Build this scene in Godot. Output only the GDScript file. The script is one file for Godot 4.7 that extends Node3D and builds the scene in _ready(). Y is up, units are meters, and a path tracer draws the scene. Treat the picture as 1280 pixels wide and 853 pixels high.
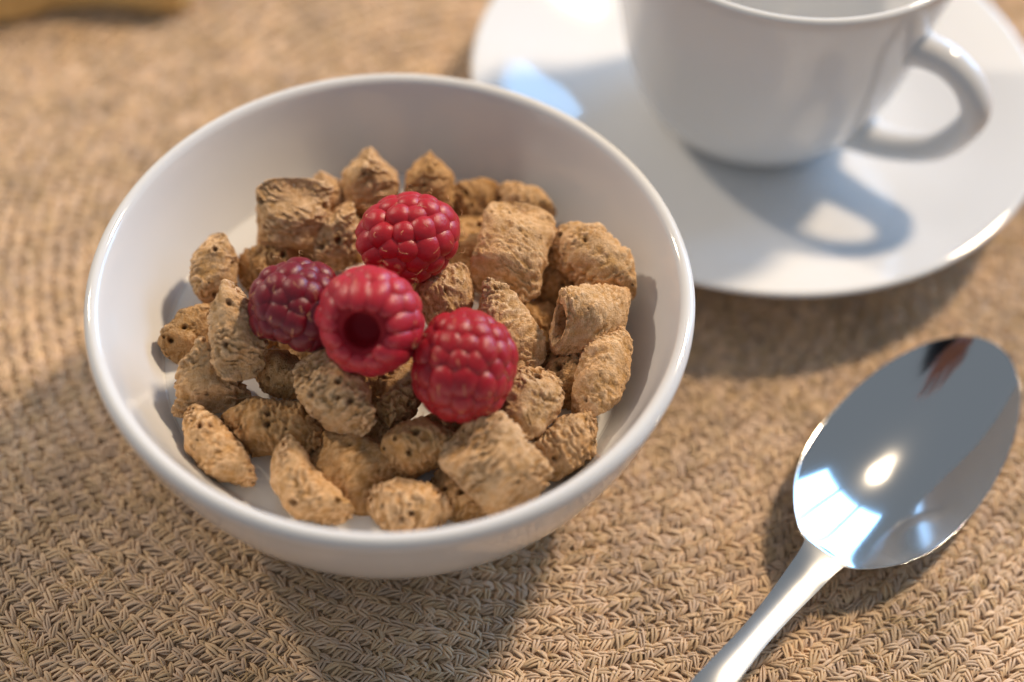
extends Node3D
# A small white bowl of cereal pillows in milk with four raspberries, a cup on its saucer, a spoon, on a woven mat.

var names := {}
var rng := RandomNumberGenerator.new()
var n1 := FastNoiseLite.new()
var n2 := FastNoiseLite.new()
var n3 := FastNoiseLite.new()
var M := {}
var PORCELAIN: StandardMaterial3D


func _ready() -> void:
	# ---- camera
	var cam := Camera3D.new()
	cam.name = "camera"
	var pitch := 0.9197
	var roll := -0.0551
	var fwd := Vector3(0, -sin(pitch), -cos(pitch))
	var right := Vector3.RIGHT
	var up := right.cross(fwd)
	var r2 := right * cos(roll) - up * sin(roll)
	var u2 := right * sin(roll) + up * cos(roll)
	cam.transform = Transform3D(Basis(r2, u2, -fwd), Vector3(0.0283, 0.3101, 0.2097))
	cam.near = 0.02
	cam.far = 20.0
	cam.fov = 26.99
	var lens := CameraAttributesPhysical.new()
	lens.frustum_focal_length = 50.0
	lens.frustum_focus_distance = 0.331
	lens.frustum_near = 0.02
	lens.frustum_far = 20.0
	lens.exposure_aperture = 3.6
	cam.attributes = lens
	add_child(cam)
	# ---- the room's even light
	var env := Environment.new()
	env.background_mode = Environment.BG_COLOR
	env.background_color = Color(0.195, 0.218, 0.245).linear_to_srgb()
	env.tonemap_mode = Environment.TONE_MAPPER_LINEAR
	env.tonemap_exposure = 1.2
	env.sdfgi_enabled = true
	env.ssao_enabled = true
	env.ssil_enabled = true
	var we := WorldEnvironment.new()
	we.name = "world_environment"
	we.environment = env
	add_child(we)
	# ---- lamps
	lamp("warm_lamp_right", Vector3(0.56, 0.81, -0.57) * 1.7, Color(1.0, 0.90, 0.77), 2.8, 0.10)
	lamp("warm_lamp_left", Vector3(-1.20, 1.10, -0.92), Color(1.0, 0.92, 0.82), 1.2, 0.055)
	for k in 3:
		var window := AreaLight3D.new()
		window.name = "window_light"
		window.area_size = Vector2(0.36, 0.8)
		window.light_color = Color(0.55, 0.78, 1.0)
		window.light_energy = 0.72
		window.shadow_enabled = true
		window.area_range = 6.0
		window.position = Vector3(1.30, 0.62, -1.36) + Vector3(0.75, 0, 0.66) * 0.40 * (k - 1.0)
		add_child(window, true)
		window.look_at(Vector3(0.05, 0.0, 0.0) + Vector3(0.75, 0, 0.66) * 0.40 * (k - 1.0))

	seed(7)
	n1.seed = 11
	n1.noise_type = FastNoiseLite.TYPE_SIMPLEX_SMOOTH
	n1.frequency = 1.0
	n1.fractal_type = FastNoiseLite.FRACTAL_FBM
	n1.fractal_octaves = 2
	n2.seed = 23
	n2.noise_type = FastNoiseLite.TYPE_SIMPLEX_SMOOTH
	n2.frequency = 1.0
	n2.fractal_type = FastNoiseLite.FRACTAL_RIDGED
	n2.fractal_octaves = 3
	n3.seed = 5
	n3.noise_type = FastNoiseLite.TYPE_CELLULAR
	n3.frequency = 1.0
	n3.fractal_type = FastNoiseLite.FRACTAL_NONE
	n3.cellular_return_type = FastNoiseLite.RETURN_DISTANCE
	materials()
	mat_and_table()
	bowl()
	saucer_and_cup()
	spoon()
	board()
	cereal()
	berries()
	reaching_hand()


func lamp(called: String, at: Vector3, c: Color, e: float, size: float) -> void:
	var l := OmniLight3D.new()
	l.name = called
	l.position = at
	l.light_color = c
	l.light_energy = e
	l.light_size = size
	l.omni_range = 6.0
	l.omni_attenuation = 2.0
	l.shadow_enabled = true
	add_child(l)


# ---------------------------------------------------------------- naming
func numbered(called: String) -> String:
	var k: int = names.get(called, 0)
	names[called] = k + 1
	return called if k == 0 else "%s_%03d" % [called, k]


func tag(o: Node3D, label: String, category: String, group := "") -> void:
	o.set_meta("label", label)
	o.set_meta("category", category)
	if group:
		o.set_meta("group", group)


func thing(called: String, label: String, category: String, at := Vector3.ZERO, group := "") -> Node3D:
	var o := Node3D.new()
	o.name = numbered(called)
	o.position = at
	add_child(o)
	tag(o, label, category, group)
	return o


func part(called: String, mesh: Mesh, m: Material, parent: Node3D) -> MeshInstance3D:
	var o := MeshInstance3D.new()
	o.name = called
	o.mesh = mesh
	o.material_override = m
	parent.add_child(o, true)
	return o


func single(called: String, mesh: Mesh, m: Material, label: String, category: String, group := "") -> MeshInstance3D:
	var o := MeshInstance3D.new()
	o.name = numbered(called)
	o.mesh = mesh
	o.material_override = m
	add_child(o)
	tag(o, label, category, group)
	return o


# ---------------------------------------------------------------- mesh helpers
func build(v: PackedVector3Array, idx: PackedInt32Array, col := PackedColorArray(), uv := PackedVector2Array()) -> ArrayMesh:
	var nor := PackedVector3Array()
	nor.resize(v.size())
	for k in range(0, idx.size(), 3):
		var a := idx[k]
		var b := idx[k + 1]
		var c := idx[k + 2]
		var n := (v[c] - v[a]).cross(v[b] - v[a])
		nor[a] += n
		nor[b] += n
		nor[c] += n
	for k in nor.size():
		nor[k] = nor[k].normalized()
	return arrays(v, idx, nor, col, uv)


func arrays(v: PackedVector3Array, idx: PackedInt32Array, nor: PackedVector3Array, col := PackedColorArray(), uv := PackedVector2Array()) -> ArrayMesh:
	var a := []
	a.resize(Mesh.ARRAY_MAX)
	a[Mesh.ARRAY_VERTEX] = v
	a[Mesh.ARRAY_NORMAL] = nor
	a[Mesh.ARRAY_INDEX] = idx
	if col.size():
		a[Mesh.ARRAY_COLOR] = col
	if uv.size():
		a[Mesh.ARRAY_TEX_UV] = uv
	var m := ArrayMesh.new()
	m.add_surface_from_arrays(Mesh.PRIMITIVE_TRIANGLES, a)
	return m


# indices of a grid of rows x cols whose columns wrap round; front when rows go up and columns run counter-clockwise seen from above
func wrap_idx(rows: int, cols: int, flip := false) -> PackedInt32Array:
	var idx := PackedInt32Array()
	for i in rows - 1:
		for j in cols:
			var a := i * cols + j
			var b := i * cols + (j + 1) % cols
			var c := a + cols
			var d := b + cols
			if flip:
				idx.append_array([a, b, c, b, d, c])
			else:
				idx.append_array([a, c, b, b, c, d])
	return idx


func smooth_line(p: Array, sub: int) -> Array:
	var out := []
	for i in p.size() - 1:
		var a: Vector2 = p[maxi(i - 1, 0)]
		var b: Vector2 = p[i]
		var c: Vector2 = p[i + 1]
		var d: Vector2 = p[mini(i + 2, p.size() - 1)]
		for k in sub:
			out.append(b.cubic_interpolate(c, a, d, float(k) / sub))
	out.append(p[p.size() - 1])
	return out


# profile: (radius, height) from the lowest outside point, up the outside, over the rim and down the inside
func lathe(profile: Array, sub: int, seg: int) -> ArrayMesh:
	var p := smooth_line(profile, sub)
	var v := PackedVector3Array()
	for q in p:
		for j in seg:
			var a := TAU * j / seg
			v.append(Vector3(maxf(q.x, 0.00001) * cos(a), q.y, maxf(q.x, 0.00001) * sin(a)))
	return build(v, wrap_idx(p.size(), seg))


# a tube along points; radii per point; squash scales the cross-section along the second axis
func tube(v: PackedVector3Array, idx: PackedInt32Array, pts: Array, rad: Callable, sides: int, upv := Vector3.UP, flat := 1.0) -> void:
	var first := v.size()
	var n := pts.size()
	for i in n:
		var t: Vector3 = (pts[mini(i + 1, n - 1)] - pts[maxi(i - 1, 0)]).normalized()
		var x := t.cross(upv)
		x = x.normalized() if x.length() > 0.001 else t.cross(Vector3(1, 0.3, 0.2)).normalized()
		var y := x.cross(t)
		var r: float = rad.call(float(i) / (n - 1))
		for j in sides:
			var a := TAU * j / sides
			v.append(pts[i] + (x * cos(a) + y * sin(a) * flat) * r)
	for i in n - 1:
		for j in sides:
			var a := first + i * sides + j
			var b := first + i * sides + (j + 1) % sides
			idx.append_array([a, b, a + sides, b, b + sides, a + sides])


func std(c: Color, rough: float, spec := 0.5) -> StandardMaterial3D:
	var m := StandardMaterial3D.new()
	m.albedo_color = c.linear_to_srgb()
	m.roughness = rough
	m.metallic_specular = spec
	return m


func noise_tex(kind: int, freq: float, sd: int, size: int, octaves := 4, normal := false) -> NoiseTexture2D:
	var f := FastNoiseLite.new()
	f.seed = sd
	f.noise_type = kind
	f.frequency = freq
	f.fractal_octaves = octaves
	var t := NoiseTexture2D.new()
	t.width = size
	t.height = size
	t.seamless = true
	t.seamless_blend_skirt = 0.2
	t.noise = f
	return t


func ramp(stops: Array) -> Gradient:
	var g := Gradient.new()
	var off := PackedFloat32Array()
	var col := PackedColorArray()
	for s in stops:
		off.append(s[0])
		col.append(s[1])
	g.offsets = off
	g.colors = col
	return g


func materials() -> void:
	PORCELAIN = std(Color(0.775, 0.78, 0.785), 0.07, 0.5)
	M.porcelain = PORCELAIN
	var milk := std(Color(0.84, 0.83, 0.80), 0.12, 0.5)
	M.milk = milk
	var steel := std(Color(0.62, 0.63, 0.635), 0.1)
	steel.metallic = 1.0
	M.steel = steel
	# polished in the dish, brushed along the handle
	var g := GradientTexture2D.new()
	g.gradient = ramp([[0.0, Color(0.26, 0.26, 0.26)], [0.44, Color(0.23, 0.23, 0.23)], [0.62, Color(0.09, 0.09, 0.09)], [1.0, Color(0.09, 0.09, 0.09)]])
	g.width = 256
	g.height = 4
	steel.roughness = 1.0
	steel.roughness_texture = g
	steel.roughness_texture_channel = BaseMaterial3D.TEXTURE_CHANNEL_GREEN
	# cereal: colours per vertex, fine crumb as relief and speckle
	var c := std(Color(1, 1, 1), 0.9, 0.25)
	c.vertex_color_use_as_albedo = true
	var sp := noise_tex(FastNoiseLite.TYPE_SIMPLEX_SMOOTH, 0.035, 3, 512, 4)
	sp.color_ramp = ramp([[0.0, Color(0.72, 0.62, 0.52)], [0.36, Color(0.88, 0.83, 0.77)], [0.5, Color(0.93, 0.9, 0.86)], [1.0, Color(1, 1, 1)]])
	c.albedo_texture = sp
	c.uv1_triplanar = true
	c.uv1_scale = Vector3.ONE * 130.0
	c.heightmap_enabled = true
	c.heightmap_texture = noise_tex(FastNoiseLite.TYPE_SIMPLEX_SMOOTH, 0.022, 9, 512, 5)
	c.heightmap_scale = 0.035
	M.cereal = c
	# raspberry
	var b := std(Color(0.42, 0.012, 0.035), 0.34, 0.5)
	b.subsurf_scatter_enabled = true
	b.subsurf_scatter_strength = 0.22
	b.rim_enabled = true
	b.rim = 0.14
	b.rim_tint = 0.25
	b.uv1_triplanar = true
	b.uv1_scale = Vector3.ONE * 0.8
	b.heightmap_enabled = true
	b.heightmap_texture = c.heightmap_texture
	b.heightmap_scale = 0.006
	M.berry = b
	var core := std(Color(0.30, 0.010, 0.018), 0.6, 0.3)
	M.core = core
	M.hair = std(Color(0.75, 0.45, 0.22), 0.6, 0.4)
	# mat
	var y := std(Color(1, 1, 1), 0.95, 0.15)
	y.vertex_color_use_as_albedo = true
	M.yarn = y
	M.mat_base = std(Color(0.62, 0.44, 0.27), 1.0, 0.1)
	M.fibre = std(Color(0.72, 0.50, 0.24), 0.8, 0.2)
	# wood
	var w := std(Color(0.80, 0.62, 0.32), 0.5, 0.4)
	var wg := noise_tex(FastNoiseLite.TYPE_SIMPLEX_SMOOTH, 0.01, 31, 512, 4)
	wg.color_ramp = ramp([[0.0, Color(0.78, 0.68, 0.55)], [0.5, Color(0.93, 0.88, 0.8)], [1.0, Color(1, 1, 1)]])
	w.albedo_texture = wg
	w.uv1_triplanar = true
	w.uv1_scale = Vector3(6, 60, 60)
	M.wood = w


# ---------------------------------------------------------------- table and mat
func mat_and_table() -> void:
	var tm := BoxMesh.new()
	tm.size = Vector3(1.5, 0.03, 1.1)
	var t := MeshInstance3D.new()
	t.name = "table_surface"
	t.mesh = tm
	var wood := std(Color(0.28, 0.17, 0.09), 0.5, 0.4)
	wood.albedo_texture = M.wood.albedo_texture
	wood.uv1_triplanar = true
	wood.uv1_scale = Vector3(3, 30, 30)
	t.material_override = wood
	t.position = Vector3(0.03, -0.0205, -0.06)
	t.set_meta("kind", "structure")
	add_child(t)

	var mid := Vector3(0.03, 0, -0.07)
	var o := thing("placemat", "round tan woven placemat under the bowl, saucer and spoon", "placemat", mid)
	part("base", lathe([Vector2(0, -0.0052), Vector2(0.262, -0.0052), Vector2(0.264, -0.004), Vector2(0.262, -0.0022), Vector2(0, -0.0022)], 3, 96), M.mat_base, o)
	# a stitch: three twisted strands that arch over the row
	var shapes := []
	rng.seed = 91
	for k in 3:
		var v := PackedVector3Array()
		var idx := PackedInt32Array()
		for s in 5:
			var pts := []
			var ph := TAU * s / 5.0 + k + rng.randf() * 0.6
			var wob := rng.randf_range(-0.0009, 0.0009)
			for i in 8:
				var u := i / 7.0 * 2.0 - 1.0
				var tw := ph + u * 1.7
				var spread := 0.00072 * (1.0 - 0.55 * u * u)
				pts.append(Vector3(u * 0.0030, 0.0002 - 0.0014 * u * u + spread * sin(tw) * 0.8, spread * cos(tw) + wob * u))
			tube(v, idx, pts, func(q): return 0.00044 * (0.68 * sin(q * PI)), 5)
		shapes.append(build(v, idx))
	var places := [[], [], []]
	var colors := [[], [], []]
	var r := 0.002
	var row := 0
	while r < 0.261:
		var count := int(TAU * r / 0.0028)
		var off := rng.randf() * TAU
		for i in count:
			var a := off + TAU * i / count
			for side in 2:
				var rr := r + (0.0008 if side == 0 else -0.0008) + rng.randf_range(-0.0003, 0.0003)
				var lean := (0.66 if side == 0 else -0.66) + rng.randf_range(-0.42, 0.42)
				var b := Basis(Vector3.UP, -a - PI / 2 + lean) * Basis(Vector3.RIGHT, rng.randf_range(-0.35, 0.35)) * Basis(Vector3.BACK, rng.randf_range(-0.14, 0.14))
				b = b.scaled_local(Vector3(rng.randf_range(0.9, 1.45), rng.randf_range(0.8, 1.1), rng.randf_range(1.0, 1.6)))
				var px := rr * cos(a)
				var pz := rr * sin(a)
				var lump := n1.get_noise_2d(px * 90.0, pz * 90.0)
				var which := rng.randi() % 3
				places[which].append(Transform3D(b, Vector3(px, -0.0011 + rng.randf_range(-0.0003, 0.00015) + lump * 0.0002, pz)))
				var tone := rng.randf_range(0.82, 1.12) * (1.0 + 0.22 * n1.get_noise_2d(px * 30.0 + 9.0, pz * 30.0))
				var warm := rng.randf_range(-0.03, 0.03)
				colors[which].append(Color(0.75 * tone + warm * 0.4, 0.55 * tone, 0.37 * tone - warm, 1))
		r += 0.0045
		row += 1
	for k in 3:
		var mm := MultiMesh.new()
		mm.transform_format = MultiMesh.TRANSFORM_3D
		mm.use_colors = true
		mm.mesh = shapes[k]
		mm.instance_count = places[k].size()
		for i in places[k].size():
			mm.set_instance_transform(i, places[k][i])
			mm.set_instance_color(i, colors[k][i])
		var mi := MultiMeshInstance3D.new()
		mi.name = "woven_stitches"
		mi.multimesh = mm
		mi.material_override = M.yarn
		mi.set_meta("kind", "stuff")
		o.add_child(mi, true)
	# loose fibres
	var fv := PackedVector3Array()
	var fi := PackedInt32Array()
	for k in 1800:
		var rr := sqrt(rng.randf()) * 0.25
		var a := rng.randf() * TAU
		var at := Vector3(rr * cos(a), 0.0002, rr * sin(a))
		var h := rng.randf() * TAU
		var turn := rng.randf_range(-1.2, 1.2)
		var len := rng.randf_range(0.004, 0.017)
		var lift := rng.randf_range(0.0002, 0.0016)
		var pts := []
		for i in 7:
			var u := i / 6.0
			pts.append(at + Vector3(0, lift * sin(u * PI) - 0.0006 * (1.0 - sin(u * PI)), 0))
			at += Vector3(cos(h + turn * u), 0, sin(h + turn * u)) * len / 6.0
		tube(fv, fi, pts, func(_q): return 0.00008, 3)
	var fm := part("loose_fibres", build(fv, fi), M.fibre, o)
	fm.set_meta("kind", "stuff")


# ---------------------------------------------------------------- china
func bowl() -> void:
	var p := [Vector2(0, 0.0035), Vector2(0.020, 0.0035), Vector2(0.0288, 0.003), Vector2(0.0295, 0.0006), Vector2(0.0308, 0), Vector2(0.0322, 0.0006), Vector2(0.0332, 0.0026), Vector2(0.037, 0.0042), Vector2(0.0445, 0.0080),
		Vector2(0.0548, 0.0165), Vector2(0.0612, 0.0252), Vector2(0.0654, 0.0345), Vector2(0.0684, 0.0445), Vector2(0.0699, 0.0520), Vector2(0.0703, 0.0544), Vector2(0.0698, 0.0560), Vector2(0.0684, 0.0567),
		Vector2(0.0670, 0.0560), Vector2(0.0661, 0.0542), Vector2(0.0637, 0.0475), Vector2(0.0601, 0.0395), Vector2(0.0562, 0.0330), Vector2(0.0513, 0.0265), Vector2(0.044, 0.019), Vector2(0.033, 0.0125), Vector2(0.018, 0.0095), Vector2(0, 0.0088)]
	single("cereal_bowl", lathe(p, 5, 160), M.porcelain, "small round white porcelain bowl filled with cereal and raspberries", "bowl")
	var m := [Vector2(0, 0.0262), Vector2(0.050, 0.0262), Vector2(0.0545, 0.031), Vector2(0.0571, 0.0334), Vector2(0.0558, 0.0329), Vector2(0.0545, 0.0327), Vector2(0.03, 0.0327), Vector2(0, 0.0327)]
	single("milk", lathe(m, 5, 128), M.milk, "white milk around the cereal pieces in the bowl", "milk")


func saucer_and_cup() -> void:
	var at := Vector3(0.0976, 0, -0.1177)
	var p := [Vector2(0, 0.004), Vector2(0.038, 0.004), Vector2(0.0445, 0.0034), Vector2(0.0452, 0.0006), Vector2(0.0465, 0), Vector2(0.0478, 0.0008), Vector2(0.0486, 0.003), Vector2(0.056, 0.0060), Vector2(0.068, 0.0110), Vector2(0.079, 0.0158), Vector2(0.0852, 0.0182),
		Vector2(0.0862, 0.0190), Vector2(0.0861, 0.0200), Vector2(0.0850, 0.0204), Vector2(0.0835, 0.0201), Vector2(0.076, 0.0178), Vector2(0.064, 0.0130), Vector2(0.052, 0.0089), Vector2(0.043, 0.0072), Vector2(0.034, 0.0067), Vector2(0.0292, 0.0066), Vector2(0.028, 0.0060), Vector2(0.024, 0.0060), Vector2(0, 0.0060)]
	var s := single("saucer", lathe(p, 5, 160), M.porcelain, "white porcelain saucer under the cup, behind the bowl", "saucer")
	s.position = at
	var c := thing("coffee_cup", "white porcelain cup with a loop handle standing on the saucer", "cup", at + Vector3(0, 0.0062, 0))
	var q := [Vector2(0, 0.003), Vector2(0.021, 0.003), Vector2(0.0226, 0.0022), Vector2(0.0232, 0.0003), Vector2(0.0242, 0), Vector2(0.0254, 0.0004), Vector2(0.0268, 0.0022), Vector2(0.0316, 0.0066), Vector2(0.0372, 0.0152), Vector2(0.0414, 0.027), Vector2(0.0442, 0.041), Vector2(0.0460, 0.054), Vector2(0.0487, 0.067), Vector2(0.0500, 0.0742),
		Vector2(0.0499, 0.0754), Vector2(0.0489, 0.0759), Vector2(0.0479, 0.0754), Vector2(0.0472, 0.0735), Vector2(0.0457, 0.066), Vector2(0.0432, 0.054), Vector2(0.0405, 0.042), Vector2(0.0370, 0.029), Vector2(0.0322, 0.018), Vector2(0.0270, 0.010), Vector2(0.020, 0.0065), Vector2(0, 0.0058)]
	part("body", lathe(q, 5, 144), M.porcelain, c)
	# handle: in the plane through the axis turned 38 degrees towards the viewer
	var dir := Vector3(cos(0.66), 0, sin(0.66))
	var hp := smooth_line([Vector2(0.0430, 0.0500), Vector2(0.0475, 0.0512), Vector2(0.0550, 0.0512), Vector2(0.0618, 0.0478), Vector2(0.0660, 0.0410), Vector2(0.0648, 0.0330), Vector2(0.0600, 0.0240), Vector2(0.0520, 0.0180), Vector2(0.0430, 0.0145), Vector2(0.0335, 0.0135)], 7)
	var pts := []
	for h in hp:
		pts.append(dir * h.x + Vector3.UP * h.y)
	var v := PackedVector3Array()
	var idx := PackedInt32Array()
	tube(v, idx, pts, func(t): return 0.0040 + 0.0022 * pow(absf(t * 2.0 - 1.0), 5.0), 28, dir.cross(Vector3.UP), 1.25)
	part("handle", build(v, idx), M.porcelain, c)


# ---------------------------------------------------------------- spoon
func spoon() -> void:
	var mid := Vector3(0.1322, 0, 0.0062)
	var ax := Vector3(0.611, 0, -0.79).normalized()
	var cr := Vector3(-ax.z, 0, ax.x)
	var xs := []
	var a := 0.0425
	for i in 70:
		xs.append(a * cos(PI * i / 90.0) if i else a - 0.00002)
	var x: float = xs[xs.size() - 1]
	while x > -0.155:
		x -= 0.0004 if x > -0.06 else 0.0014
		xs.append(x)
	var v := PackedVector3Array()
	var nc := 49
	var neck := 0
	var uv := PackedVector2Array()
	for x2 in xs:
		if x2 > -0.0580:
			neck += 1
		var t: float = clampf(x2 / a, -1.0, 1.0)
		var t3: float = clampf(x2 / (a - 0.0003), -1.0, 1.0)
		var skew := t + 0.14 * (1.0 - t * t)
		var wb: float = 0.0216 * sqrt(maxf(1.0 - pow(absf(skew), 2.2), 0.0)) * (1.0 + 0.03 * t)
		var wh: float = (lerpf(0.0030, 0.0062, smoothstep(-0.055, -0.150, x2)) + 0.0022 * smoothstep(-0.078, -0.036, x2)) * smoothstep(0.0, -0.03, x2)
		if x2 < -0.145:
			wh *= sqrt(maxf(1.0 - pow((-0.145 - x2) / 0.0105, 2.0), 0.0))
		wb -= 0.9 * maxf(-x2 - 0.0424, 0.0)
		var k := 0.010
		var hh := clampf(0.5 + 0.5 * (wb - wh) / k, 0.0, 1.0)
		var w: float = lerpf(wh, wb, hh) + k * hh * (1.0 - hh) if x2 < 0.0 else wb
		var rim: float = 0.0074 + 0.0022 * smoothstep(0.0, 0.0425, x2) + 0.0030 * smoothstep(-0.005, -0.05, x2) + 0.0075 * smoothstep(-0.045, -0.105, x2) - 0.0185 * smoothstep(-0.085, -0.165, x2)
		var dep: float = 0.0066 * pow(maxf(1.0 - t3 * t3, 0.0), 0.85)
		var th: float = lerpf(0.0011, 0.0016, smoothstep(-0.03, -0.06, x2))
		var crown: float = 0.0005 * smoothstep(-0.040, -0.052, x2)
		for side in 2:
			for j in nc:
				var q: float = j / (nc - 1.0) * 2.0 - 1.0
				if side == 1:
					q = -q
				q = sin(q * PI / 2)
				var y: float = rim - dep * (1.0 - minf(pow(absf(q) / 0.985, 2.0), 1.0)) + crown * (1.0 - q * q)
				var inset: float = 0.0
				if side == 1:
					y -= th * sqrt(maxf(1.0 - pow(absf(q), 6.0), 0.0)) + 0.00025
					inset = 0.0002
				uv.append(Vector2((x2 + 0.16) / 0.205, 0.5))
				v.append(mid + ax * x2 + cr * (q * maxf(w - inset, 0.0)) + Vector3(0, y, 0))
	var o := thing("spoon", "polished steel spoon lying face up right of the bowl", "spoon")
	var nor: PackedVector3Array = build(v, wrap_idx(xs.size(), nc * 2, true)).surface_get_arrays(0)[Mesh.ARRAY_NORMAL]
	var cut := neck * nc * 2
	part("dish", arrays(v.slice(0, cut), wrap_idx(neck, nc * 2, true), nor.slice(0, cut), PackedColorArray(), uv.slice(0, cut)), M.steel, o)
	cut -= nc * 2
	part("handle", arrays(v.slice(cut), wrap_idx(xs.size() - neck + 1, nc * 2, true), nor.slice(cut), PackedColorArray(), uv.slice(cut)), M.steel, o)


func board() -> void:
	# rounded outline, bevelled edges
	var out := []
	var pts := smooth_line([Vector2(-0.125, -0.168), Vector2(-0.1035, -0.1665), Vector2(-0.0985, -0.1700), Vector2(-0.0965, -0.180), Vector2(-0.0990, -0.235), Vector2(-0.118, -0.262), Vector2(-0.18, -0.27), Vector2(-0.225, -0.255), Vector2(-0.235, -0.21), Vector2(-0.215, -0.17), Vector2(-0.18, -0.154), Vector2(-0.155, -0.158), Vector2(-0.14, -0.1655)], 6)
	var mid := Vector2(-0.165, -0.21)
	var lev := [[0.001, 0.5], [0.0, 0.0012], [0.0012, 0.0002], [0.004, 0.0], [0.0095, 0.0], [0.0125, 0.0008], [0.0140, 0.0028], [0.0142, 0.006], [0.0142, 0.5]]
	var v := PackedVector3Array()
	for l in lev:
		for q in pts:
			var d: Vector2 = (q - mid)
			var e: Vector2 = mid + d * maxf(1.0 - l[1] / d.length(), 0.0005)
			v.append(Vector3(e.x + 0.014, l[0], e.y + 0.0135))
	single("wooden_board", build(v, wrap_idx(lev.size(), pts.size(), true)), M.wood, "edge of a pale wooden board cut off at the top left", "board")


# ---------------------------------------------------------------- cereal
func piece(called: String, label: String, at: Vector3, ax: Vector3, wide: Vector3, L: float, wm: float, tm: float, we: float, twist: float, ear: float, bend: float, open: int, sd: int) -> void:
	rng.seed = 1000 + sd * 17
	var N := ax.cross(wide)
	var NU := 78
	var NV := 84
	var off := Vector3(sd * 3.71, sd * 1.37, sd * 7.13)
	var rib := rng.randf_range(0.25, 0.60) * 0.001
	var ribl := rng.randf_range(0.0017, 0.0026)
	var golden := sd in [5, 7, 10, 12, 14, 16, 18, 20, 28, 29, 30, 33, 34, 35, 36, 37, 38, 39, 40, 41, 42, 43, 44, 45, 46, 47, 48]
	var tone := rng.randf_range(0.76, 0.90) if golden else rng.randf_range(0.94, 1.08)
	# pores
	var pores := []
	for k in rng.randi_range(24, 40):
		var big := rng.randf() < 0.22
		pores.append([rng.randf_range(-0.9, 0.9), rng.randf() * TAU, rng.randf_range(0.0006, 0.0011) if big else rng.randf_range(0.00022, 0.0005)])
	var pos := PackedVector3Array()
	var nrm := PackedVector3Array()
	for i in NU + 1:
		var t := float(i) / NU
		var u := -cos(PI * t)
		var inner := 1.0
		if open and t < 0.2:
			u = -1.0 + 1.1 * pow(1.0 - t / 0.2, 1.3)
			inner = 0.62 * sqrt(t / 0.2)
		elif open:
			u = -cos(PI * (t - 0.2) / 0.8)
		var k := absf(u)
		var pinch := smoothstep(0.3, 1.0, k)
		if open and u < 0.0:
			pinch *= 0.8
		var close := sqrt(maxf(1.0 - pow(k, 5.0), 0.0))
		var closw := sqrt(maxf(1.0 - pow(k, 9.0 if ear > 0.13 else 4.0), 0.0))
		if open and u < 0.0:
			close = 1.0 if inner < 1.0 else lerpf(0.76, 1.0, smoothstep(-1.0, -0.93, u))
			closw = close
		var wa := lerpf(wm, we, pinch) * closw * inner
		var tb := lerpf(tm, tm * 0.30, pinch) * close * inner
		var phi := twist * smoothstep(-0.6, 0.6, u)
		for j in NV:
			var va := TAU * j / NV
			var cv := signf(cos(va)) * pow(absf(cos(va)), 0.95)
			var sv := signf(sin(va)) * pow(absf(sin(va)), 0.95)
			var x := L * u * (1.0 + ear * (cos(va) * cos(va) - 0.35) * pinch)
			var py := wa * cv
			var pz := tb * sv
			var ry := py * cos(phi) - pz * sin(phi)
			var rz := py * sin(phi) + pz * cos(phi)
			ry += bend * L * (u * u - 0.35) * 1.4
			pos.append(Vector3(x, ry, rz))
			var ny := cv * maxf(tb, 0.0006)
			var nz := sv * maxf(wa, 0.0006)
			var n := Vector3(u * 0.35 * pow(k, 3.0), 0, 0) + Vector3(0, ny * cos(phi) - nz * sin(phi), ny * sin(phi) + nz * cos(phi)).normalized()
			nrm.append(n.normalized() * (-1.0 if inner < 1.0 else 1.0))
	var spots := []
	for q in pores:
		var i := int(acos(-q[0]) / PI * NU)
		var j := int(q[1] / TAU * NV) % NV
		spots.append(pos[i * NV + j])
	var v := PackedVector3Array()
	var col := PackedColorArray()
	for i in pos.size():
		var p := pos[i]
		var s := p + off
		var lump := n1.get_noise_3dv(s * 160.0)
		var wr := n1.get_noise_3dv(s * 420.0 + Vector3(50, 0, 0))
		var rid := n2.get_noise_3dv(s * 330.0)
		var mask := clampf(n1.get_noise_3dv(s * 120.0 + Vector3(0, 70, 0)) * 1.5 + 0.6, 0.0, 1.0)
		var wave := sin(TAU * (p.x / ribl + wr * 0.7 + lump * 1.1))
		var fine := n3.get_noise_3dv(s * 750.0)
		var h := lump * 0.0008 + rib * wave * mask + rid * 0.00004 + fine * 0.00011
		var dark := 1.0
		for k in spots.size():
			var rr: float = pores[k][2]
			var d: float = p.distance_to(spots[k]) * (1.0 + 0.35 * wr)
			if d < rr * 1.7:
				var f := 1.0 - smoothstep(rr * 0.45, rr, d)
				h -= f * minf(rr * 1.7, 0.0016)
				h += 0.00022 * smoothstep(rr * 1.7, rr * 1.2, d) * (1.0 - f)
				dark = minf(dark, 1.0 - 0.55 * f)
		v.append(at + ax * p.x + wide * p.y + N * p.z + (ax * nrm[i].x + wide * nrm[i].y + N * nrm[i].z) * h)
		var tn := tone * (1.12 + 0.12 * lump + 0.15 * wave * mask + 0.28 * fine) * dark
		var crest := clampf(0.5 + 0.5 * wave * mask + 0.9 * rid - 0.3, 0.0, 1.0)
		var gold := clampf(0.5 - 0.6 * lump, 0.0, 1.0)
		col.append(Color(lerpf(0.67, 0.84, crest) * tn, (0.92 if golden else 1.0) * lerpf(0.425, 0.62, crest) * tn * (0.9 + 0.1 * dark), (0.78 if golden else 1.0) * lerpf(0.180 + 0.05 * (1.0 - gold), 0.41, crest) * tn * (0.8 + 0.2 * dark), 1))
	single(called, build(v, wrap_idx(NU + 1, NV, true), col), M.cereal, label, "cereal", "cereal pieces in the bowl")


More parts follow.
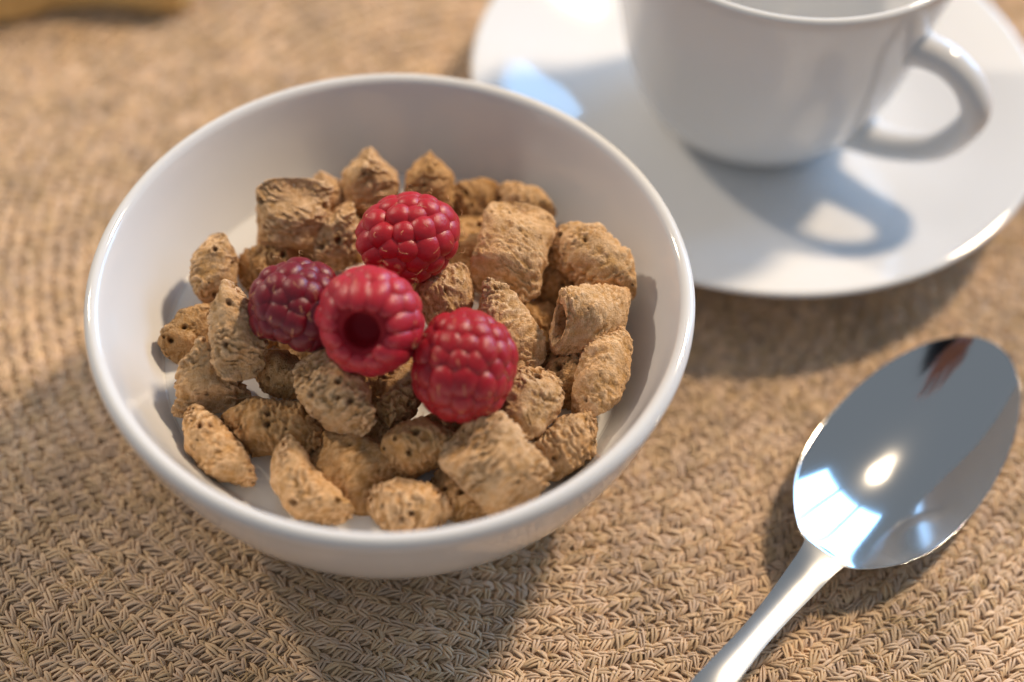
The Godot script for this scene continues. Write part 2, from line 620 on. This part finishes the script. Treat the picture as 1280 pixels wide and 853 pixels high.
func cereal() -> void:
	piece("cereal_piece", "large cereal piece with two cat-ear corners at the bowl's back left", Vector3(-0.0277, 0.0445, -0.0267), Vector3(0.029, 0.921, -0.388).normalized(), Vector3(-0.987, 0.088, 0.135), 0.0098, 0.0090, 0.0068, 0.0100, 0.00, 0.28, 0, 0, 1)
	piece("cereal_piece", "small cereal tip peeking out behind the cat-eared cereal piece", Vector3(-0.0208, 0.0420, -0.0370), Vector3(-0.167, 0.919, -0.357).normalized(), Vector3(-0.594, 0.195, 0.781), 0.0065, 0.0052, 0.0048, 0.0055, 1.05, 0.1, 0, 0, 2)
	piece("cereal_piece", "pyramid-shaped cereal piece standing behind the rearmost raspberry", Vector3(-0.0104, 0.0435, -0.0406), Vector3(-0.005, 0.839, -0.545).normalized(), Vector3(-0.994, 0.056, 0.094), 0.0093, 0.0078, 0.0068, 0.0087, 1.57, 0.1, 0, 0, 3)
	piece("cereal_piece", "knobbly twisted cereal piece between the cat-eared piece and the rearmost raspberry", Vector3(-0.0160, 0.0420, -0.0243), Vector3(0.272, 0.696, -0.665).normalized(), Vector3(-0.784, 0.561, 0.266), 0.0086, 0.0059, 0.0055, 0.0062, 1.22, 0.1, 0, 0, 4)
	piece("cereal_piece", "golden cereal piece half hidden behind the leftmost raspberry", Vector3(-0.0326, 0.0365, -0.0176), Vector3(0.865, 0.073, -0.496).normalized(), Vector3(-0.424, 0.633, -0.648), 0.0083, 0.0064, 0.0052, 0.0068, 0.35, 0.1, 0, 0, 5)
	piece("cereal_piece", "upright pod-shaped cereal piece beside bare milk at the bowl's left wall", Vector3(-0.0455, 0.0415, -0.0122), Vector3(0.011, 0.487, -0.874).normalized(), Vector3(-0.678, 0.645, 0.351), 0.0086, 0.0059, 0.0055, 0.0064, 1.40, 0.1, 0, 0, 6)
	piece("cereal_piece", "slim cereal piece leaning between left bowl wall and the pale upright pillow", Vector3(-0.0494, 0.0365, 0.0037), Vector3(0.495, 0.227, -0.838).normalized(), Vector3(-0.642, 0.746, -0.177), 0.0079, 0.0052, 0.0048, 0.0055, 1.05, 0.1, 0, 0, 7)
	piece("cereal_piece", "pale upright cereal pillow directly left of the leftmost raspberry", Vector3(-0.0350, 0.0500, 0.0129), Vector3(-0.197, 0.404, -0.893).normalized(), Vector3(-0.899, 0.289, 0.329), 0.0105, 0.0062, 0.0054, 0.0062, 0.87, 0.2, 0, 0, 8)
	piece("cereal_piece", "large dark-pored triangular cereal piece at the bowl's left side", Vector3(-0.0420, 0.0405, 0.0197), Vector3(0.278, -0.456, 0.845).normalized(), Vector3(0.164, 0.890, 0.426), 0.0081, 0.0075, 0.0062, 0.0099, 1.57, 0.15, 0, 0, 9)
	piece("cereal_piece", "small cereal piece with one round hole in shade below the leftmost raspberry", Vector3(-0.0244, 0.0385, 0.0166), Vector3(0.914, -0.077, 0.398).normalized(), Vector3(0.315, 0.753, -0.577), 0.0078, 0.0052, 0.0050, 0.0052, 1.05, 0.1, 0, 0, 10)
	piece("cereal_piece", "smooth slanted cereal pod just below the hollow raspberry", Vector3(-0.0106, 0.0470, 0.0272), Vector3(0.709, -0.342, 0.616).normalized(), Vector3(0.696, 0.479, -0.535), 0.0105, 0.0068, 0.0060, 0.0062, 0.52, 0.12, 0, 0, 11)
	piece("cereal_piece", "shaded upright cereal piece wedged between the two frontmost raspberries", Vector3(0.0031, 0.0405, 0.0212), Vector3(-0.182, -0.179, 0.967).normalized(), Vector3(0.920, 0.315, 0.231), 0.0101, 0.0055, 0.0051, 0.0052, 1.05, 0.1, 0, 0, 12)
	piece("cereal_piece", "sausage-shaped pale cereal piece lowest on the bowl's left front", Vector3(-0.0367, 0.0385, 0.0377), Vector3(0.712, -0.134, 0.690).normalized(), Vector3(0.625, 0.569, -0.534), 0.0119, 0.0049, 0.0049, 0.0040, 0.70, 0.05, 0.12, 0, 13)
	piece("cereal_piece", "lozenge-shaped cereal piece with pointed ends between sausage and slanted pod", Vector3(-0.0245, 0.0375, 0.0309), Vector3(0.994, -0.049, 0.095).normalized(), Vector3(0.069, 0.974, -0.218), 0.0123, 0.0073, 0.0064, 0.0050, 1.57, 0.1, 0, 0, 14)
	piece("cereal_piece", "curved elbow-shaped cereal piece at the front left above bare milk", Vector3(-0.0150, 0.0385, 0.0466), Vector3(0.741, -0.249, 0.624).normalized(), Vector3(0.624, 0.597, -0.504), 0.0107, 0.0053, 0.0051, 0.0047, 0.52, 0.15, 0.3, 0, 15)
	piece("cereal_piece", "broad flat brown cereal square lying low in the milk", Vector3(-0.0065, 0.0355, 0.0405), Vector3(0.917, -0.058, 0.394).normalized(), Vector3(0.376, 0.451, -0.809), 0.0104, 0.0091, 0.0057, 0.0093, 0.00, 0.12, 0, 0, 16)
	piece("cereal_piece", "small oval cereal piece with two holes at the front wall of the bowl", Vector3(0.0077, 0.0370, 0.0495), Vector3(0.998, 0.000, 0.067).normalized(), Vector3(0.047, 0.709, -0.704), 0.0094, 0.0064, 0.0059, 0.0048, 0.70, 0.05, 0, 0, 17)
	piece("cereal_piece", "lozenge cereal piece pointing left, below the front raspberry", Vector3(0.0089, 0.0410, 0.0356), Vector3(0.900, 0.138, -0.413).normalized(), Vector3(-0.359, 0.773, -0.524), 0.0087, 0.0064, 0.0055, 0.0066, 1.40, 0.1, 0, 0, 18)
	piece("cereal_piece", "large pale rectangular cereal pillow with horned corners at the front right", Vector3(0.0263, 0.0445, 0.0419), Vector3(0.724, -0.304, 0.619).normalized(), Vector3(0.688, 0.384, -0.616), 0.0099, 0.0088, 0.0066, 0.0095, 0.14, 0.25, 0, 0, 19)
	piece("cereal_piece", "dark shaded cereal piece under the large horned pillow", Vector3(0.0185, 0.0350, 0.0447), Vector3(0.784, 0.000, 0.621).normalized(), Vector3(0.514, 0.561, -0.649), 0.0078, 0.0057, 0.0050, 0.0057, 0.52, 0.1, 0, 0, 20)
	piece("cereal_piece", "strongly ribbed cereal piece right of the front raspberry", Vector3(0.0326, 0.0430, 0.0250), Vector3(-0.383, -0.245, 0.891).normalized(), Vector3(0.915, 0.036, 0.403), 0.0098, 0.0070, 0.0057, 0.0064, 0.70, 0.1, 0, 0, 21)
	piece("cereal_piece", "knobbly cereal piece at the front right touching the bowl wall", Vector3(0.0418, 0.0395, 0.0324), Vector3(0.708, 0.064, -0.703).normalized(), Vector3(-0.549, 0.676, -0.491), 0.0093, 0.0057, 0.0055, 0.0057, 0.52, 0.12, 0, 0, 22)
	piece("cereal_piece", "tall narrow cereal piece leaning on the right bowl wall", Vector3(0.0493, 0.0435, 0.0144), Vector3(-0.236, -0.234, 0.943).normalized(), Vector3(0.923, 0.251, 0.293), 0.0128, 0.0059, 0.0057, 0.0057, 0.52, 0.1, -0.08, 0, 23)
	piece("cereal_piece", "cereal piece with a gaping open end at the right wall", Vector3(0.0468, 0.0455, 0.0005), Vector3(0.792, -0.420, -0.443).normalized(), Vector3(0.098, 0.804, -0.587), 0.0100, 0.0081, 0.0076, 0.0083, 0.17, 0.15, 0, 1, 24)
	piece("cereal_piece", "plump almond-shaped ribbed cereal piece highest on the right wall", Vector3(0.0476, 0.0470, -0.0163), Vector3(0.758, -0.194, 0.623).normalized(), Vector3(0.564, 0.674, -0.476), 0.0124, 0.0075, 0.0064, 0.0052, 0.52, 0.08, 0, 0, 25)
	piece("cereal_piece", "big square cereal pillow with wrinkled face behind the front raspberry", Vector3(0.0271, 0.0480, -0.0174), Vector3(-0.169, -0.308, 0.936).normalized(), Vector3(0.983, -0.123, 0.137), 0.0117, 0.0088, 0.0066, 0.0093, 0.10, 0.2, 0, 0, 26)
	piece("cereal_piece", "knobbly cereal piece farthest back against the bowl's rear wall", Vector3(0.0292, 0.0395, -0.0409), Vector3(0.968, 0.073, 0.239).normalized(), Vector3(0.048, 0.885, -0.463), 0.0083, 0.0055, 0.0050, 0.0055, 0.70, 0.1, 0, 0, 27)
	piece("cereal_piece", "smooth golden cereal piece low behind the big square pillow", Vector3(0.0164, 0.0375, -0.0418), Vector3(0.935, 0.077, -0.345).normalized(), Vector3(-0.274, 0.773, -0.572), 0.0078, 0.0066, 0.0055, 0.0068, 0.52, 0.1, 0, 0, 28)
	piece("cereal_piece", "cone-tipped cereal piece standing at the back above the rearmost raspberry", Vector3(0.0050, 0.0440, -0.0412), Vector3(-0.015, 0.859, -0.511).normalized(), Vector3(-0.997, 0.023, 0.068), 0.0084, 0.0066, 0.0059, 0.0073, 1.57, 0.1, 0, 0, 29)
	piece("cereal_piece", "cereal piece squeezed between the rearmost raspberry and the big square pillow", Vector3(0.0168, 0.0405, -0.0255), Vector3(-0.066, -0.070, 0.995).normalized(), Vector3(0.994, 0.080, 0.072), 0.0085, 0.0062, 0.0055, 0.0062, 0.70, 0.1, 0, 0, 30)
	piece("cereal_piece", "cereal piece framed by the three raspberries at the pile's centre", Vector3(0.0121, 0.0455, -0.0044), Vector3(0.728, 0.078, -0.681).normalized(), Vector3(-0.550, 0.659, -0.512), 0.0077, 0.0066, 0.0057, 0.0071, 0.52, 0.1, 0, 0, 31)
	piece("cereal_piece", "wedge-shaped cereal piece right beside the front raspberry's upper edge", Vector3(0.0267, 0.0455, 0.0040), Vector3(0.488, -0.260, 0.833).normalized(), Vector3(0.150, 0.965, 0.213), 0.0115, 0.0071, 0.0062, 0.0087, 1.40, 0.12, 0, 0, 32)
	piece("cereal_piece", "shaded cereal piece under the almond-shaped piece", Vector3(0.0383, 0.0375, -0.0159), Vector3(0.584, -0.100, 0.805).normalized(), Vector3(0.690, 0.584, -0.428), 0.0060, 0.0057, 0.0050, 0.0057, 0.52, 0.1, 0, 0, 33)
	piece("cereal_piece", "dark cereal piece deep in the gap below the open-ended piece", Vector3(0.0415, 0.0365, 0.0116), Vector3(0.706, -0.078, 0.704).normalized(), Vector3(0.592, 0.612, -0.525), 0.0077, 0.0068, 0.0057, 0.0068, 0.52, 0.1, 0, 0, 34)
	piece("cereal_piece", "orange-brown sliver of cereal between square pillow and almond-shaped piece", Vector3(0.0375, 0.0410, -0.0222), Vector3(0.289, 0.000, 0.957).normalized(), Vector3(0.862, 0.434, -0.261), 0.0073, 0.0050, 0.0048, 0.0050, 0.52, 0.1, 0, 0, 35)
	piece("cereal_piece", "submerged cereal piece in the dark gap below the hollow raspberry", Vector3(-0.0027, 0.0310, 0.0133), Vector3(0.998, 0.000, 0.068).normalized(), Vector3(0.055, 0.570, -0.819), 0.0105, 0.0073, 0.0061, 0.0073, 0.52, 0.1, 0, 0, 36)
	piece("cereal_piece", "sunken cereal piece carrying the leftmost raspberry", Vector3(-0.0216, 0.0330, -0.0008), Vector3(0.835, 0.000, -0.550).normalized(), Vector3(-0.443, 0.592, -0.674), 0.0091, 0.0079, 0.0067, 0.0073, 0.87, 0.1, 0, 0, 37)
	piece("cereal_piece", "sunken cereal piece carrying the rearmost raspberry", Vector3(-0.0015, 0.0340, -0.0165), Vector3(0.818, 0.000, -0.575).normalized(), Vector3(-0.464, 0.591, -0.660), 0.0097, 0.0079, 0.0067, 0.0073, 0.87, 0.1, 0, 0, 38)
	piece("cereal_piece", "sunken cereal piece carrying the front raspberry", Vector3(0.0183, 0.0330, 0.0109), Vector3(0.579, 0.000, -0.815).normalized(), Vector3(-0.745, 0.406, -0.529), 0.0091, 0.0079, 0.0067, 0.0073, 0.87, 0.1, 0, 0, 39)
	piece("cereal_piece", "sunken cereal piece carrying the hollow raspberry", Vector3(-0.0001, 0.0360, 0.0030), Vector3(0.828, 0.000, -0.561).normalized(), Vector3(-0.463, 0.564, -0.684), 0.0072, 0.0073, 0.0067, 0.0073, 0.87, 0.1, 0, 0, 40)
	piece("cereal_piece", "sunken cereal piece below the wedge-shaped piece", Vector3(0.0331, 0.0330, -0.0046), Vector3(0.762, 0.000, -0.648).normalized(), Vector3(-0.561, 0.500, -0.660), 0.0075, 0.0073, 0.0061, 0.0073, 0.87, 0.1, 0, 0, 41)
	piece("cereal_piece", "submerged cereal piece behind the large horned pillow", Vector3(0.0164, 0.0310, 0.0258), Vector3(0.822, 0.000, -0.569).normalized(), Vector3(-0.495, 0.492, -0.716), 0.0079, 0.0073, 0.0061, 0.0073, 0.87, 0.1, 0, 0, 42)
	piece("cereal_piece", "sunken cereal piece between the leftmost raspberry and the slanted pod", Vector3(-0.0175, 0.0315, 0.0099), Vector3(0.889, 0.061, -0.453).normalized(), Vector3(-0.402, 0.576, -0.712), 0.0098, 0.0073, 0.0061, 0.0073, 0.87, 0.1, 0, 0, 43)
	piece("cereal_piece", "sunken cereal piece behind the rearmost raspberry's tip", Vector3(0.0083, 0.0330, -0.0330), Vector3(0.997, 0.000, -0.073).normalized(), Vector3(-0.055, 0.660, -0.749), 0.0074, 0.0073, 0.0061, 0.0073, 0.87, 0.1, 0, 0, 44)
	piece("cereal_piece", "sunken cereal piece between the two rear raspberries", Vector3(-0.0132, 0.0325, -0.0305), Vector3(0.761, 0.080, -0.644).normalized(), Vector3(-0.557, 0.589, -0.585), 0.0075, 0.0073, 0.0061, 0.0073, 0.87, 0.1, 0, 0, 45)
	piece("cereal_piece", "sunken cereal piece under the pale upright pillow", Vector3(-0.0352, 0.0315, 0.0014), Vector3(0.572, 0.116, -0.812).normalized(), Vector3(-0.739, 0.503, -0.448), 0.0052, 0.0061, 0.0061, 0.0061, 0.87, 0.1, 0, 0, 46)
	piece("cereal_piece", "sunken cereal piece under the strongly ribbed piece", Vector3(0.0292, 0.0315, 0.0173), Vector3(0.455, 0.065, -0.888).normalized(), Vector3(-0.861, 0.287, -0.420), 0.0092, 0.0073, 0.0061, 0.0073, 0.87, 0.1, 0, 0, 47)
	piece("cereal_piece", "submerged cereal piece under the slanted pod", Vector3(-0.0031, 0.0310, 0.0283), Vector3(0.966, 0.000, 0.257).normalized(), Vector3(0.220, 0.514, -0.829), 0.0084, 0.0073, 0.0061, 0.0073, 0.87, 0.1, 0, 0, 48)


# ---------------------------------------------------------------- raspberries
func raspberry(label: String, at: Vector3, tip: Vector3, R: float, stretch: float, hollow: bool, sd: int, tone: Color) -> void:
	rng.seed = 500 + sd
	var skin: StandardMaterial3D = M.berry.duplicate()
	skin.albedo_color = tone.linear_to_srgb()
	var o := thing("raspberry", label, "raspberry", at, "raspberries on top of the cereal")
	var y := tip.normalized()
	var x := y.cross(Vector3(0.3, 0.2, 1)).normalized()
	var z := x.cross(y)
	o.basis = Basis(x, y, z)
	# core with the hollow left by the stalk
	var hole := 0.32 if hollow else 0.33
	var prof := [Vector2(0, -R * 0.18), Vector2(hole * R * 0.7, -R * 0.22), Vector2(hole * R * 0.95, -R * 0.36), Vector2(hole * R * 1.05, -R * 0.56), Vector2(0.52 * R, -R * 0.60 * stretch), Vector2(0.70 * R, -R * 0.42 * stretch), Vector2(0.84 * R, -R * 0.1), Vector2(0.80 * R, R * 0.32 * stretch), Vector2(0.55 * R, R * 0.68 * stretch), Vector2(0, R * 0.85 * stretch)]
	part("core", lathe(prof, 5, 32), M.core, o)
	var shapes := []
	for k in 4:
		var v := PackedVector3Array()
		for i in 13:
			var th := PI * (1.0 - i / 12.0)
			for j in 18:
				var ph := TAU * j / 18
				var d := Vector3(sin(th) * cos(ph), cos(th), sin(th) * sin(ph))
				# a dome with a slight hollow where the hair grows
				var s := 1.0 - 0.07 * exp(-pow(th / 0.28, 2.0)) + 0.05 * n1.get_noise_3dv(d * 0.9 + Vector3(k * 5 + sd, 0, 0))
				v.append(d * s)
		shapes.append(build(v, wrap_idx(13, 18)))
	var hv := PackedVector3Array()
	var hi := PackedInt32Array()
	var size := 0.0034
	var th := 0.0
	var row := 0
	var last := 2.40 if hollow else 2.6
	while th < last:
		var rad := R * (0.93 if th < 2.2 else 0.93 - 0.10 * (th - 2.2))
		var ring := rad * sin(th)
		var count := maxi(1, int(round(TAU * ring / 0.0050)))
		var off := rng.randf() * TAU
		for j in count:
			var a := off + TAU * (j + rng.randf_range(-0.13, 0.13)) / count
			var t2 := th + rng.randf_range(-0.07, 0.07)
			var dir := Vector3(sin(t2) * cos(a), cos(t2), sin(t2) * sin(a))
			var p := Vector3(dir.x * rad, dir.y * rad * stretch, dir.z * rad)
			var n := Vector3(dir.x, dir.y / stretch, dir.z).normalized()
			var side := n.cross(Vector3(-sin(a), 0, cos(a))).normalized()
			var b := Basis(Vector3(-sin(a), 0, cos(a)), n, Vector3(-sin(a), 0, cos(a)).cross(n))
			var s := size * rng.randf_range(0.88, 1.12)
			b = b.scaled_local(Vector3(s * rng.randf_range(0.95, 1.08), s * rng.randf_range(0.84, 0.98), s * rng.randf_range(1.0, 1.18)))
			if hollow and th > 1.9:
				b = b.scaled_local(Vector3(0.95, 0.85, 1.35))
			var d := part("drupelet", shapes[rng.randi() % 4], skin, o)
			d.transform = Transform3D(b, p - n * size * 0.74)
			if rng.randf() < 0.9:
				var tipp := p + n * size * 0.45
				var h := rng.randf() * TAU
				var lie := (side * cos(h) + Vector3(-sin(a), 0, cos(a)) * sin(h))
				var pts := []
				var len := rng.randf_range(0.0010, 0.0026)
				for i in 7:
					var u := i / 6.0
					pts.append(tipp + n * (0.0006 * sin(u * PI * 0.9)) + lie * len * u + side * len * 0.25 * sin(u * 3.0))
				tube(hv, hi, pts, func(q): return 0.00006 * (1.0 - 0.6 * q), 4)
		th += 0.0044 / R
		row += 1
	var hair := part("hairs", build(hv, hi), M.hair, o)
	hair.set_meta("kind", "stuff")


func berries() -> void:
	raspberry("bright red raspberry lying on its side, rearmost of the four", Vector3(0.0018, 0.0570, -0.0111), Vector3(0.860, 0.250, -0.350), 0.0115, 1.22, false, 1, Color(0.47, 0.011, 0.024))
	raspberry("darkest wine-red raspberry, leftmost of the four", Vector3(-0.0211, 0.0540, 0.0087), Vector3(0.250, 0.550, -0.750), 0.0118, 1.02, false, 8, Color(0.18, 0.005, 0.016))
	raspberry("raspberry with its open hollow facing the viewer, in the middle of the pile", Vector3(-0.0033, 0.0610, 0.0166), Vector3(0.160, -0.550, -0.800), 0.0128, 0.95, true, 15, Color(0.50, 0.018, 0.036))
	raspberry("upright raspberry nearest the viewer, right of the hollow one", Vector3(0.0178, 0.0540, 0.0228), Vector3(0.120, 0.550, -0.620), 0.0123, 1.14, false, 22, Color(0.39, 0.006, 0.016))


# ---------------------------------------------------------------- the person whose hand the spoon reflects
func reaching_hand() -> void:
	var wrist := Vector3(0.352, 0.448, 0.085)
	var d := (Vector3(0.255, 0.475, -0.05) - wrist).normalized()
	var c := Vector3.UP.cross(d).normalized()
	var n := d.cross(c)
	var bones := []
	bones.append([Vector3(-0.05, 0, 0), Vector3(0.0, 0, 0), 0.027, 0.023])
	var roots := [Vector3(0.090, 0.030, 0.002), Vector3(0.095, 0.009, 0.004), Vector3(0.089, -0.012, 0.002), Vector3(0.079, -0.031, -0.002)]
	var lens := [0.044, 0.048, 0.044, 0.034]
	for k in 4:
		var p: Vector3 = roots[k]
		bones.append([Vector3(0.004, p.y * 0.45, 0), p, 0.018, 0.0115])
		var ang := 0.5 + 0.1 * k
		var seg: float = lens[k]
		var r := 0.0098 - 0.0006 * k
		for j in 3:
			var q := p + Vector3(cos(ang), p.y * 0.35 * (1.0 - j * 0.6), -sin(ang)).normalized() * seg
			bones.append([p, q, r, r * 0.88])
			p = q
			r *= 0.88
			ang += 0.42
			seg *= 0.66
	bones.append([Vector3(0.012, 0.016, -0.004), Vector3(0.048, 0.044, -0.014), 0.017, 0.0125])
	bones.append([Vector3(0.048, 0.044, -0.014), Vector3(0.080, 0.054, -0.020), 0.0120, 0.0105])
	bones.append([Vector3(0.080, 0.054, -0.020), Vector3(0.106, 0.051, -0.027), 0.0105, 0.0080])
	var cell := 0.0035
	var lo := Vector3(-0.085, -0.06, -0.085)
	var dim := Vector3i(90, 42, 36)
	var f := PackedFloat32Array()
	f.resize(dim.x * dim.y * dim.z)
	f.fill(0.02)
	for b in bones:
		var a0: Vector3 = b[0]
		var a1: Vector3 = b[1]
		var big: float = maxf(b[2], b[3]) + 0.016
		var mn := Vector3i(((a0.min(a1) - Vector3.ONE * big) - lo) / cell).clamp(Vector3i.ZERO, dim - Vector3i.ONE)
		var mx := Vector3i(((a0.max(a1) + Vector3.ONE * big) - lo) / cell).clamp(Vector3i.ZERO, dim - Vector3i.ONE)
		var ab := a1 - a0
		for z in range(mn.z, mx.z + 1):
			for y in range(mn.y, mx.y + 1):
				for x in range(mn.x, mx.x + 1):
					var p := lo + Vector3(x, y, z) * cell
					var t := clampf((p - a0).dot(ab) / ab.length_squared(), 0.0, 1.0)
					var v := p.distance_to(a0 + ab * t) - lerpf(b[2], b[3], t)
					var i := x + dim.x * (y + dim.y * z)
					var o := f[i]
					var h := maxf(0.004 - absf(v - o), 0.0) / 0.004
					f[i] = minf(v, o) - h * h * 0.001
	# surface nets
	var vert := PackedVector3Array()
	var idx := PackedInt32Array()
	var at := {}
	var sx := 1
	var sy := dim.x
	var sz := dim.x * dim.y
	for z in dim.z - 1:
		for y in dim.y - 1:
			for x in dim.x - 1:
				var i := x + sy * y + sz * z
				var inside := 0
				for q in [0, sx, sy, sx + sy, sz, sx + sz, sy + sz, sx + sy + sz]:
					if f[i + q] < 0.0:
						inside += 1
				if inside == 0 or inside == 8:
					continue
				var sum := Vector3.ZERO
				var cnt := 0
				for e in 12:
					var axis := e / 4
					var u := e % 2
					var w := (e / 2) % 2
					var a := Vector3i.ZERO
					a[(axis + 1) % 3] = u
					a[(axis + 2) % 3] = w
					var b := a
					b[axis] = 1
					var fa := f[i + a.x + sy * a.y + sz * a.z]
					var fb := f[i + b.x + sy * b.y + sz * b.z]
					if (fa < 0.0) != (fb < 0.0):
						sum += Vector3(a).lerp(Vector3(b), fa / (fa - fb))
						cnt += 1
				at[i] = vert.size()
				var p := lo + (Vector3(x, y, z) + sum / cnt) * cell
				vert.append(wrist + d * p.x + c * p.y + n * p.z)
	for i in at:
		for axis in 3:
			var st: int = [sx, sy, sz][axis]
			var s1: int = [sy, sz, sx][axis]
			var s2: int = [sz, sx, sy][axis]
			if i + st >= f.size() or (f[i] < 0.0) == (f[i + st] < 0.0):
				continue
			if not (at.has(i - s1) and at.has(i - s2) and at.has(i - s1 - s2)):
				continue
			var a: int = at[i]
			var b: int = at[i - s1]
			var e: int = at[i - s1 - s2]
			var g: int = at[i - s2]
			if f[i] < 0.0:
				idx.append_array([a, e, b, a, g, e])
			else:
				idx.append_array([a, b, e, a, e, g])
	var o := thing("person", "hand and dark sleeve of a person reaching over, seen mirrored in the spoon", "person")
	var skin := std(Color(0.46, 0.27, 0.23), 0.5, 0.4)
	skin.subsurf_scatter_enabled = true
	skin.subsurf_scatter_strength = 0.1
	part("body", build(vert, idx), skin, o)
	var pts := []
	for q in smooth_line3([wrist + d * 0.025, wrist - d * 0.07 + Vector3(0.004, 0.003, 0), Vector3(0.46, 0.47, 0.25), Vector3(0.50, 0.47, 0.38), Vector3(0.46, 0.62, 0.58)], 8):
		pts.append(q)
	var sv := PackedVector3Array()
	var si := PackedInt32Array()
	tube(sv, si, pts, func(t): return 0.056 + 0.012 * t + 0.002 * sin(t * 60.0), 24)
	part("sleeve", build(sv, si), std(Color(0.012, 0.012, 0.014), 0.9, 0.2), o)


func smooth_line3(p: Array, sub: int) -> Array:
	var out := []
	for i in p.size() - 1:
		var a: Vector3 = p[maxi(i - 1, 0)]
		var b: Vector3 = p[i]
		var e: Vector3 = p[i + 1]
		var g: Vector3 = p[mini(i + 2, p.size() - 1)]
		for k in sub:
			out.append(b.cubic_interpolate(e, a, g, float(k) / sub))
	out.append(p[p.size() - 1])
	return out
